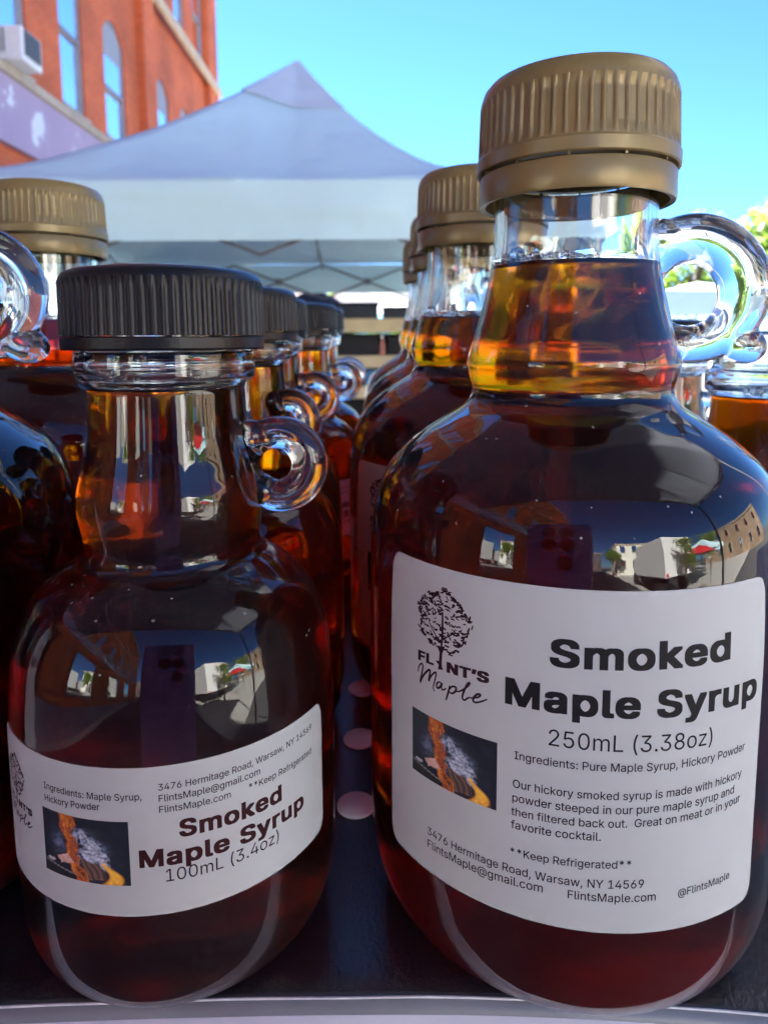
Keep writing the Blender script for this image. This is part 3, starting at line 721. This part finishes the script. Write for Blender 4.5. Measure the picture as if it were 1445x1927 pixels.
def cap_mesh(kind):
    """screw cap; returns (cap mesh, tamper band mesh)"""
    if kind == 'gold':
        ribs, z0, z1, r, zt, dep = 56, 140.8, 149.6, 17.15, 153.4, .42
        outer = [(15.4, 137.9, 0), (17.3, 137.85, 0), (17.55, 138.1, 0), (17.55, 140.1, 0), (17.3, 140.5, 0)] + [(17.3-.35*k/8, 140.6+(z1-140.6)*k/8, 1 if 0 < k < 8 else 0) for k in range(9)]
        outer += [(16.75, 150.6, 0), (16.3, 151.8, 0), (15.4, 152.8, 0), (14.0, 153.3, 0), (9, 153.5, 0), (0, 153.6, 0)]
        inner = [(0, 151.6, 0), (15.2, 151.5, 0), (15.4, 150.5, 0), (15.4, 137.9, 0)]
        band = [(15.9, 132.6), (16.85, 132.4), (17.0, 132.8), (17.0, 137.0), (16.8, 137.4), (16.0, 137.4), (15.7, 136.8), (15.9, 132.6)]
    else:
        ribs, z0, z1, r, zt, dep = 66, 109.8, 118.8, 17.05, 121, .38
        outer = [(15.6, 109.75, 0), (17.05, 109.7, 0)] + [(17.1-.22*k/8, 109.75+(118.7-109.75)*k/8, 1 if k < 8 else 0) for k in range(9)]
        outer += [(16.7, 119.2, 0), (16.2, 119.9, 0), (15.2, 120.4, 0), (12.5, 120.8, 0), (7, 121.3, 0), (0, 121.5, 0)]
        inner = [(0, 119.4, 0), (15.3, 119.2, 0), (15.5, 118, 0), (15.6, 109.75, 0)]
        band = [(15.7, 107.6), (16.8, 107.4), (17.0, 107.7), (17.0, 109.35), (16.85, 109.5), (15.8, 109.5), (15.7, 109.3), (15.7, 107.6)]
    seg = ribs*8; bm = bmesh.new(); rings = []
    for (rr, z, rb) in outer+inner:
        ring = []
        if rr == 0: rings.append([bm.verts.new((0, 0, z*mm))]); continue
        for k in range(seg):
            th = 2*math.pi*k/seg; u = (k % 8)
            g = (0, 0, 0, 0, .1, .8, 1, .8)[u] if kind == 'gold' else (0, 0, .25, .9, 1, .9, .25, 0)[u]
            q = (rr - dep*(1-g)*rb if kind == 'gold' else rr - dep*(1-g)*rb)*mm
            ring.append(bm.verts.new((q*math.cos(th), q*math.sin(th), z*mm)))
        rings.append(ring)
    for a, b in zip(rings, rings[1:]):
        for k in range(seg):
            k2 = (k+1) % seg
            if len(a) == 1 and len(b) == 1: continue
            if len(a) == 1: f = bm.faces.new((a[0], b[k2], b[k]))
            elif len(b) == 1: f = bm.faces.new((a[k], a[k2], b[0]))
            else: f = bm.faces.new((a[k], a[k2], b[k2], b[k]))
    me = bpy.data.meshes.new('cap'); bm.to_mesh(me); bm.free(); me.materials.append(M[kind+'_cap'])
    bm = bmesh.new(); lathe(bm, [(a*mm, b*mm) for a, b in band], 128)
    if kind == 'gold':                                 # little bridges that snap when opened
        for k in range(12):
            th = k*math.pi/6+.2
            box(bm, -.0005, .0005, -.0002, .0002, .1374, .1379)
            for v in bm.verts[-8:] if False else list(bm.verts)[-8:]:
                v.co = Matrix.Rotation(th, 3, 'Z') @ (v.co+Vector((.0165, 0, 0)))
    bme = bpy.data.meshes.new('tamper_band'); bm.to_mesh(bme); bm.free(); bme.materials.append(M[kind+'_cap'])
    for m_ in (me, bme): m_.polygons.foreach_set('use_smooth', [True]*len(m_.polygons)); m_.set_sharp_from_angle(angle=R_(28))
    return me, bme

# ---- label printing: everything is laid out flat in (s, z) millimetres, then wrapped on the bottle
def wrap_bm(bm, prof, eps):
    for v in bm.verts:
        s, z = v.co.x, v.co.y
        r0 = WR; rr = radius_at(prof, z)+eps+v.co.z; a = s/r0
        v.co = (rr*math.sin(a)*mm, -rr*math.cos(a)*mm, z*mm)
PEN = [(1, 1), (1, -1), (-1, 1), (-1, -1), (1, 0), (-1, 0), (0, 1), (0, -1)]
def text_bm(body, s0, s1, z0, z1, bold=0, ysc=1.06, cap=None, cut=None):
    cu = bpy.data.curves.new('t', 'FONT'); cu.body = body; cu.size = 1
    if FONT: cu.font = FONT
    if bold > .01: cu.space_character = 1.07
    o = bpy.data.objects.new('t', cu); COL.objects.link(o)
    dg = bpy.context.evaluated_depsgraph_get(); dg.update()
    oe = o.evaluated_get(dg); cv = oe.to_curve(dg)
    polys = []
    for sp in cv.splines:
        P = []; bp = sp.bezier_points; n = len(bp)
        for i in range(n):
            p, q = bp[i], bp[(i+1) % n]
            d = (q.co-p.co).length; dev = max((p.handle_right-p.co).cross((q.co-p.co).normalized()).length, (q.handle_left-q.co).cross((q.co-p.co).normalized()).length) if d > 1e-6 else 0
            k = 2 if dev < 1e-4 else (4 if bold < .01 else 6)
            P += [v.to_2d() for v in interpolate_bezier(p.co, p.handle_right, q.handle_left, q.co, k)[:-1]]
        if len(P) > 2: polys.append(P)
    oe.to_curve_clear(); bpy.data.objects.remove(o); bpy.data.curves.remove(cu)
    vs, es = [], []
    for P in polys:
        k0 = len(vs); vs += P; es += [(k0+i, k0+(i+1) % len(P)) for i in range(len(P))]
    ov, oe_, of = delaunay_2d_cdt(vs, es, [], 0, 1e-5)[:3]
    boxes = [(min(p.x for p in P), max(p.x for p in P), min(p.y for p in P), max(p.y for p in P)) for P in polys]
    def wind(c):
        w_ = 0
        for P, (xa, xb, ya, yb) in zip(polys, boxes):
            if not (xa <= c.x <= xb and ya <= c.y <= yb): continue
            for i in range(len(P)):
                A, B = P[i-1], P[i]
                if (A.y <= c.y) != (B.y <= c.y):
                    cr = (B.x-A.x)*(c.y-A.y)-(c.x-A.x)*(B.y-A.y)
                    if A.y <= c.y and cr > 0: w_ += 1
                    elif B.y <= c.y and cr < 0: w_ -= 1
        return w_
    keep = [f for f in of if wind(sum((ov[i] for i in f), Vector((0, 0)))/len(f))]
    bm = bmesh.new(); n = 8 if bold else 0
    for q in range(n+1):                               # heavier weight: the outline thickened all round
        d = Vector((0, 0, 0)) if q == 0 else Vector((bold*1.12*PEN[(q-1) % 8][0], bold*.82*PEN[(q-1) % 8][1], q*.0012))
        bv = [bm.verts.new(v.to_3d()+d) for v in ov]
        for f in keep:
            if len(set(f)) > 2: bm.faces.new([bv[i] for i in f])
    bmesh.ops.delete(bm, geom=[v for v in bm.verts if not v.link_faces], context='VERTS')
    x0 = min(v.co.x for v in bm.verts); x1 = max(v.co.x for v in bm.verts)
    k = (s1-s0)/(x1-x0); ky = (cap/.727 if cap else k*ysc)
    for v in bm.verts:
        u = (v.co.x-x0)/(x1-x0); v.co = (s0+(s1-s0)*u, z0+(z1-z0)*u+v.co.y*ky, v.co.z)
    if cut:
        s = math.floor(s0)
        while s < s1:
            if s > s0: bmesh.ops.bisect_plane(bm, geom=bm.verts[:]+bm.edges[:]+bm.faces[:], plane_co=(s, 0, 0), plane_no=(1, 0, 0))
            s += cut
    return bm
def ribbon(bm, pts, wd, taper=True, sub=5):
    P = catmull(pts, sub) if len(pts) > 2 else [tuple(p) for p in pts]
    n = len(P); Lf = []; Rt = []
    for i, p in enumerate(P):
        a = Vector(P[max(i-1, 0)]); b = Vector(P[min(i+1, n-1)]); t = (b-a)
        if t.length < 1e-9: t = Vector((1, 0))
        t.normalize(); nn = Vector((-t.y, t.x)); q = wd*(.55+.45*math.sin(math.pi*(i+.6)/(n+.2))) if taper else wd
        Lf.append(bm.verts.new((p[0]+nn.x*q/2, p[1]+nn.y*q/2, 0))); Rt.append(bm.verts.new((p[0]-nn.x*q/2, p[1]-nn.y*q/2, 0)))
    for i in range(n-1): bm.faces.new((Rt[i], Rt[i+1], Lf[i+1], Lf[i]))
def join(dst, src):
    me = bpy.data.meshes.new('t'); src.to_mesh(me); src.free(); dst.from_mesh(me); bpy.data.meshes.remove(me)
SCRIPT = [
 [(-33.48, 56.3), (-33.39, 56.95), (-33.1, 57.58), (-32.64, 57.96), (-32.38, 57.71), (-32.52, 56.77), (-32.81, 55.62), (-32.98, 54.72), (-32.52, 55.73), (-31.76, 56.8), (-31.01, 57.53), (-30.79, 57.36), (-30.95, 56.43), (-31.08, 55.66), (-30.55, 56.72), (-29.73, 57.58), (-29.55, 57.34), (-29.82, 56.13), (-30.1, 55.05), (-29.94, 54.35)],
 [(-28.37, 56.2), (-29.01, 56.26), (-29.41, 55.71), (-29.36, 55.24), (-28.96, 55.31), (-28.47, 56.01), (-28.33, 56.3), (-28.49, 55.6), (-28.22, 55.23), (-27.55, 55.73)],
 [(-26.86, 56.41), (-27.13, 55.27), (-27.59, 53.8)],
 [(-26.99, 55.76), (-26.4, 56.42), (-25.76, 56.49), (-25.85, 55.81), (-26.5, 55.29), (-26.96, 55.33)],
 [(-25.89, 55.86), (-25.27, 56.0), (-24.4, 56.62), (-23.6, 57.49), (-23.38, 57.95), (-23.77, 57.6), (-24.36, 56.3), (-24.61, 55.29), (-24.26, 54.95), (-23.54, 55.57), (-23.02, 55.68)],
 [(-23.02, 55.68), (-22.0, 56.1), (-21.58, 56.61), (-22.11, 56.54), (-22.75, 55.72), (-22.6, 55.18), (-21.69, 55.46), (-20.51, 56.22)]]
def logo_bm():
    bm = bmesh.new(); rnd = random.Random(4)
    for st in SCRIPT: ribbon(bm, st, .36)
    # trunk with roots
    TL = [(-29.35, 61.9), (-28.9, 61.1), (-29.0, 59.7), (-29.7, 59.5), (-29.05, 59.05), (-29.2, 58.25)]; TR = [(-27.85, 62.3), (-28.33, 61.1), (-28.42, 59.7), (-28.40, 59.3), (-28.35, 58.9), (-28.15, 58.5)]
    a = [bm.verts.new((*p, 0)) for p in TL]; b = [bm.verts.new((*p, 0)) for p in TR]
    for i in range(5): bm.faces.new((a[i+1], b[i+1], b[i], a[i]))
    ribbon(bm, [(-28.6, 61.6), (-28.4, 64.2), (-28.45, 67.6)], .42); ribbon(bm, [(-28.5, 62.5), (-30.3, 64.2), (-31.2, 65.5)], .22); ribbon(bm, [(-28.45, 63.2), (-26.6, 64.6), (-25.3, 65.2)], .22)
    # leaf strokes
    def rad(t):                                       # crown outline
        return 1+.07*math.sin(5*t+1)+.05*math.sin(9*t)
    for k in range(330):
        t = rnd.uniform(0, 6.283); q = math.sqrt(rnd.uniform(.02, 1)) if k > 110 else rnd.uniform(.9, 1.0)
        x = -28.5+5.0*q*rad(t)*math.cos(t); y = 66.2+4.75*q*rad(t)*math.sin(t)
        if y < 62.4 and abs(x+28.5) > 3.6: continue
        ln = rnd.uniform(.35, .95); an = (t+1.57 if k <= 110 else rnd.choice((rnd.uniform(-.5, .5), rnd.uniform(2.4, 3.6))))+rnd.uniform(-.4, .4)
        cv = rnd.uniform(-.32, .32); dx, dy = math.cos(an)*ln/2, math.sin(an)*ln/2
        ribbon(bm, [(x-dx, y-dy), (x-dx*.3-dy*cv, y-dy*.3+dx*cv), (x+dx*.4+dy*cv, y+dy*.4-dx*cv), (x+dx, y+dy)], rnd.uniform(.14, .34), sub=3)
    join(bm, text_bm('FL', -33.48, -30.05, 58.45, 58.66, bold=.042, cap=2.1))
    join(bm, text_bm("NT\u2019S", -27.5, -20.25, 58.45, 58.8, bold=.042, cap=2.15))
    return bm
def fire_color(u, v):
    """printed picture of a campfire, u right, v up, 0..1"""
    def nz(x, y, s, o=0): return noise.noise(Vector((x*s, y*s, o)))
    def fb(x, y, s, o=0): return nz(x, y, s, o)*.6+nz(x, y, s*2.1, o+5)*.3+nz(x, y, s*4.3, o+9)*.2
    def mixc(a, b, t): t = max(0, min(1, t)); return tuple(p+(q-p)*t for p, q in zip(a, b))
    c = (.010+.02*max(0, fb(u, v, 4, 1)), .014+.02*max(0, fb(u, v, 4, 1)), .024+.035*max(0, fb(u, v, 3, 2)))
    # smoke, blue white, right of the flame
    path = .50+.20*max(0, .75-v)+.05*math.sin(v*14)
    d = (u-path)/.13; sm = math.exp(-d*d)*max(0, min(1, (v-.22)/.12))*max(0, min(1, (.86-v)/.2))
    tx = .5+.9*fb(u+.1*nz(u, v, 9, 3), v, 9, 7)
    tx += .5*nz(u, v, 22, 31); c = mixc(c, (.46, .54, .74), min(1, sm*1.25)*max(0, min(1, tx*1.9-.45)))
    d = (u-.22)/.08; sm = math.exp(-d*d)*max(0, 1-abs(v-.52)/.25); c = mixc(c, (.16, .20, .33), sm*max(0, min(1, .5+1.6*fb(u, v, 11, 4))))
    # grill rim
    arc = .17-.30*u+.12*u*u
    if u < .55 and v < arc+.05: c = mixc(c, (.012, .012, .013), .9)
    if u < .6 and abs(v-arc-.02) < .012: c = mixc(c, (.30, .28, .27), .7)
    if (u-.10)**2/.003+(v-.22)**2/.0008 < 1: c = (.45, .43, .42)
    # logs
    if .50 < u+.15*(v-.2) < .74 and .06 < v < .36-.25*(u-.5):
        s = .5+.5*math.sin((u*1.0+v*.35)*95+2*nz(u, v, 8)); c = mixc((.05, .025, .02), (.22, .13, .10), s*.8)
    # pale ash covered logs
    for (lx, ly_, la, lw, lh) in ((.60, .60, -.5, .14, .055), (.66, .47, -.35, .15, .06), (.56, .42, -.7, .12, .05), (.73, .33, -.8, .12, .05), (.52, .72, -.9, .10, .04)):
        ca, sa = math.cos(la), math.sin(la); p, q = (u-lx)*ca+(v-ly_)*sa*.7, -(u-lx)*sa+(v-ly_)*ca*.7
        e = (p/lw)**2+(q/lh)**2+.9*fb(u, v, 13, lx*9)
        if e < 1: c = mixc(c, mixc((.12, .14, .20), (.60, .64, .74), .5+1.1*nz(u, v, 30, 2)+.5*nz(u, v, 12, 1)), min(1, (1-e)*2.5)*.9)
    # main flame, ragged tongues
    wu = u+.06*nz(u, v, 6, 21)+.03*nz(u, v, 15, 22); wv_ = v+.05*nz(u, v, 7, 23)
    cx = .33+.07*(1-wv_) if wv_ > .42 else .37+.30*(.42-wv_)
    wd = .10+.05*max(0, wv_-.42)*(1-.4*wv_) if wv_ > .42 else .085
    d = (wu-cx)/wd; f = max(0, 1-d*d+.9*fb(u, v, 9, 40))
    rdg = 1-abs(noise.noise(Vector(((wu+.25*wv_)*20, wv_*4.5, 6))))*2.4; rdg2 = 1-abs(noise.noise(Vector(((wu-.2*wv_)*34, wv_*9, 16))))*2.2
    hot = max(rdg, rdg2*.85)
    fl = mixc((.04, .010, .008), (.52, .10, .014), (hot+.25)*.9); fl = mixc(fl, (.95, .50, .07), (hot-.80)*2.4)
    if f > .12: c = mixc(c, fl, min(1, (f-.12)*2.4)*(.45+.55*min(1, max(0, hot+.3))))
    # pink wood chunk
    a, b = u-.28, v-.30
    if abs(a*.85+b*.5)+.02*nz(u, v, 18) < .085 and abs(b*.9-a*.5)+.02*nz(v, u, 14) < .06+.25*max(0, a): c = mixc((.50, .22, .16), (.72, .50, .42), .5+fb(u, v, 12, 3))
    # flame at the lower right
    cx = .80+.06*math.sin(v*13); h = .34
    if v < h:
        d = (u-cx+.10*(v-.1))/(.085*(1-v/h)+.015); f = math.exp(-d**4); hot = f*(.5+.8*fb(u, v, 11, 12)+.3)
        c = mixc(c, mixc((.5, .10, .01), (.95, .55, .06), hot), (f-.1)*1.8)
    if v < .09 and .55 < u < .95: c = mixc(c, (.55, .16, .03), max(0, fb(u, v, 16, 15))*1.8)
    return c
def picture_bm(s0, s1, z0, z1, nu=112, nv=76):
    bm = bmesh.new(); ly = bm.loops.layers.float_color.new('print')
    g = [[bm.verts.new((s0+(s1-s0)*i/nu, z0+(z1-z0)*j/nv, 0)) for i in range(nu+1)] for j in range(nv+1)]
    cc = [[fire_color(i/nu, j/nv) for i in range(nu+1)] for j in range(nv+1)]
    for j in range(nv):
        for i in range(nu):
            f = bm.faces.new((g[j][i], g[j][i+1], g[j+1][i+1], g[j+1][i]))
            for lp, (a, b) in zip(f.loops, ((j, i), (j, i+1), (j+1, i+1), (j+1, i))): lp[ly] = (*cc[a][b], 1)
    return bm
def paper_bm(s0, s1, z0, z1, cr):
    n = 120; bm = bmesh.new(); m_ = 16; cols = []
    for i in range(n+1):
        s = s0+(s1-s0)*i/n; d = min(s-s0, s1-s); ins = 0
        if d < cr: ins = cr-math.sqrt(max(0, cr*cr-(cr-d)**2))
        cols.append([bm.verts.new((s, z0+ins+(z1-z0-2*ins)*j/m_, 0)) for j in range(m_+1)])
    for a, b in zip(cols, cols[1:]):
        for j in range(m_): bm.faces.new((a[j], b[j], b[j+1], a[j+1]))
    bmesh.ops.solidify(bm, geom=bm.faces[:], thickness=.06)
    return bm
WR = 37.4
try:                                                  # Blender's own bundled sans face (ships with the program)
    import os
    FONT = bpy.data.fonts.load(os.path.join(bpy.utils.system_resource('DATAFILES'), 'fonts', 'Inter.woff2'))
except Exception: FONT = None
def fin(bm, prof, eps, name, m):
    wrap_bm(bm, prof, eps); bmesh.ops.recalc_face_normals(bm, faces=bm.faces) if name == 'label' else None
    me = bpy.data.meshes.new(name); bm.to_mesh(me); bm.free(); me.materials.append(m)
    if name in ('label', 'fire_picture'): me.polygons.foreach_set('use_smooth', [True]*len(me.polygons)); me.set_sharp_from_angle(angle=R_(40))
    return me
def large_label(prof):
    global WR; WR = 37.45
    T = bmesh.new()
    for a in ((('Ingredients: Pure Maple Syrup, Hickory Powder'), -16.26, 19.16, 48.12, 48.55),
              ('Our hickory smoked syrup is made with hickory', -16.42, 18.78, 43.66, 44.45), ('powder steeped in our pure maple syrup and', -16.46, 17.28, 41.45, 42.3),
              ('then filtered back out.  Great on meat or in your', -16.58, 18.76, 39.24, 40.45), ('favorite cocktail.', -16.6, -3.9, 37.13, 37.6),
              ('**Keep Refrigerated**', -16.63, .51, 32.8, 33.5), ('3476 Hermitage Road, Warsaw, NY 14569', -31.27, 2.49, 29.56, 30.35), ('FlintsMaple@gmail.com', -31.26, -11.77, 27.3, 28.15),
              ('FlintsMaple.com', -8.23, 4.34, 28.05, 28.2), ('@FlintsMaple', 7.85, 17.36, 28.25, 28.55)):
        join(T, text_bm(*a, bold=.004))
    join(T, text_bm('250mL (3.38oz)', -11.46, 12.33, 51.3, 51.2, ysc=1.08, cut=1.5))
    join(T, text_bm('Smoked', -11.6, 14.95, 63.3, 63.6, bold=.028, cap=5.35, cut=1))
    join(T, text_bm('Maple Syrup', -17.8, 21.3, 56.5, 56.3, bold=.028, cap=5.35, cut=1))
    return [('label', fin(paper_bm(-41.2, 22.9, 23.1, 74.4, 2.2), prof, .12, 'label', M['paper'])),
            ('lettering', fin(T, prof, .155, 'lettering', M['ink'])),
            ('logo', fin(logo_bm(), prof, .155, 'logo', M['logo_ink'])),
            ('fire_picture', fin(picture_bm(-34.9, -18.85, 39.1, 49.87), prof, .150, 'fire_picture', M['print']))]
def small_label(prof):
    global WR; WR = 28.4
    T = bmesh.new()
    for a in (('Ingredients: Maple Syrup,', -13.87, 2.46, 42.09, 42.3), ('Hickory Powder', -13.84, -3.84, 40.1, 40.6), ('3476 Hermitage Road, Warsaw, NY 14569', 4.84, 31.68, 43.5, 43.77),
              ('FlintsMaple@gmail.com', 4.84, 20.11, 41.74, 41.8), ('FlintsMaple.com', 4.84, 15.2, 40.0, 39.9), ('**Keep Refrigerated', 18.13, 31.38, 39.9, 39.64)):
        join(T, text_bm(*a, bold=.004))
    join(T, text_bm('100mL (3.4oz)', 5.35, 23.25, 28.87, 28.77, cut=1.5))
    Tm = bmesh.new()
    join(Tm, text_bm('Smoked', 7.5, 24.05, 35.76, 35.48, bold=.028, cap=3.7, cut=1)); join(Tm, text_bm('Maple Syrup', 1.65, 29.05, 31.59, 31.48, bold=.028, cap=3.7, cut=1))
    lg = logo_bm(); k = .665
    for v in lg.verts: v.co = (-17.6+(v.co.x+20.3)*k, 35.8+(v.co.y-58.6)*k, 0)
    return [('label', fin(paper_bm(-29.5, 35.2, 23.6, 47.2, 2.0), prof, .12, 'label', M['paper'])),
            ('lettering', fin(T, prof, .155, 'lettering', M['ink'])), ('title_lettering', fin(Tm, prof, .155, 'title_lettering', M['maroon_ink'])),
            ('logo', fin(lg, prof, .155, 'logo', M['logo_ink'])),
            ('fire_picture', fin(picture_bm(-14.58, .3, 28.65, 38.9), prof, .150, 'fire_picture', M['print']))]
def bubbles_mesh(prof, fill, n, a0, a1, seed):
    rnd = random.Random(seed); bm = bmesh.new(); inn = radius_at(prof, fill)-1.8
    for k in range(n):
        a = a1-(a1-a0)*math.sqrt(rnd.random()); r = rnd.choice((.3, .36, .45, .55)) if k else 1.2
        if k == 0: a = a0+.35
        h = rnd.random()**1.6*1.7*(1-(a-a0)/(a1-a0)*.75); q = inn-r-.05-.02*h-(rnd.uniform(0, 3) if k % 4 == 3 else 0)
        bmesh.ops.create_uvsphere(bm, u_segments=14, v_segments=9, radius=r*mm, matrix=Matrix.Translation((q*math.cos(a)*mm, q*math.sin(a)*mm, (fill-.3+r*.7+h)*mm)))
    me = bpy.data.meshes.new('foam'); bm.to_mesh(me); bm.free(); me.materials.append(M['bubble'])
    me.polygons.foreach_set('use_smooth', [True]*len(me.polygons)); return me

h0L, h0S = handle_mesh(True), handle_mesh(False)
bx_ = thing('blocker_crate', 'unseen black crate added past the left edge to darken the left bottles', 'crate', (-.31, .24, ZS+.005))  # unseen block added to keep light out of the left bottles
bm = bmesh.new(); box(bm, -.085, .085, -.16, .16, 0, .11, bev=.004); obj('body', bm, M['dark'], bx_)
bm = bmesh.new(); box(bm, -.09, .09, -.165, .165, .1105, .128, bev=.003); obj('rim', bm, M['dark'], bx_)
gl, syL, profL, hL = glass_and_syrup(P_L, 121.8, 1.7, 4.8, h0L)
gl2, syL2, _, _ = glass_and_syrup(P_L, 113.2, 1.7, 4.8, h0L)
gs, syS, profS, hS = glass_and_syrup(P_S, 101.4, 1.6, 4.7, h0S)
capG, bandG = cap_mesh('gold'); capB, bandB = cap_mesh('black')
labL, labS = large_label(profL), small_label(profS)
foamL = bubbles_mesh(profL, 121.8, 150, R_(185), R_(285), 1); foamL2 = bubbles_mesh(profL, 113.2, 60, R_(180), R_(350), 2); foamS = bubbles_mesh(profS, 101.4, 26, R_(200), R_(330), 3)

def child(name, me, parent):
    return link(bpy.data.objects.new(name, me), parent)
def bottle(label, g, s, h, cap, band, lab, foam, loc, rz, lrot=0, hrot=0):
    big = cap is capG
    t = thing('syrup_bottle', label, 'bottle', loc, rz, 'large gold capped syrup bottles' if big else 'small syrup bottles')
    child('glass_body', g, t); child('syrup', s, t)
    child('handle', h, t)
    c = child('cap', cap, t); child('tamper_band', band, c)
    lb = None
    for nm, me in lab:
        if nm == 'label': lb = child('label', me, t); lb.rotation_euler.z = lrot
        else: child(nm, me, lb)
    if foam: tag(child('foam', foam, t), kind='stuff')
    return t
def at(x, y): return (x*mm, y*mm, shz(y*mm)+.0003)
RB = bottle('large gold capped bottle with big Smoked Maple Syrup 250mL label, front right', gl, syL, hL, capG, bandG, labL, foamL, (.03449, .128, 0), 0)
LB = bottle('small black capped bottle with Smoked Maple Syrup 100mL label, front left', gs, syS, hS, capB, bandB, labS, foamS, (-.03809, .1219, 0), 0)
B2 = bottle('large gold capped bottle directly behind the front 250mL bottle', gl2, syL2, hL, capG, bandG, labL, foamL2, at(27, 203), 0, R_(-4), R_(8))
dup(B2, at(27.8, 279), R_(6), 'large gold capped bottle third back in the right hand column')
dup(B2, at(27, 355), R_(-10), 'large gold capped bottle at the far end of the right hand column')
SHADED = []
SHADED.append(dup(B2, at(-103.3, 218), R_(6), 'large gold capped bottle at the left edge showing its whole cap above the glass loop'))
SHADED.append(dup(B2, at(-102, 136), R_(3), 'large bottle cut by the left edge, its clear handle loop and dark shoulder showing'))
dup(LB, at(-39.7, 183), R_(-32), 'small black capped bottle directly behind the front 100mL bottle')
dup(LB, at(-43.5, 243), R_(-6), 'small black capped bottle third back in the left column')
dup(LB, at(-37.2, 303), R_(12), 'small black capped bottle fourth back, beside the cream rack')
dup(LB, at(-37.5, 363), R_(-4), 'small black capped bottle at the far end of the left column')
S2 = bottle('small bottle of amber syrup at the right edge behind the large handle', gs, syS, hS, capB, bandB, labS, foamS, at(92.5, 166), R_(10)); S2.scale = (.93,)*3; SCAP = [c for c in S2.children if c.name.startswith('cap')]
SHADED.append(S2)
SHADED.append(dup(S2, at(97, 240), R_(-8), 'small black capped bottle seen through the hole of the large handle'))
dup(S2, at(98, 312), R_(4), 'small bottle farthest back in the right edge column')
for c in SCAP:                                         # the nearest of the three stands open
    for g in list(c.children): bpy.data.objects.remove(g)
    bpy.data.objects.remove(c)
# denser syrup imitates dark surroundings behind the outer columns
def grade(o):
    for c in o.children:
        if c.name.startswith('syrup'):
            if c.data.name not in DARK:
                d = c.data.copy(); d.materials[0] = M['shaded_syrup']; DARK[c.data.name] = d
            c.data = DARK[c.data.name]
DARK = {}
for o in SHADED: grade(o)
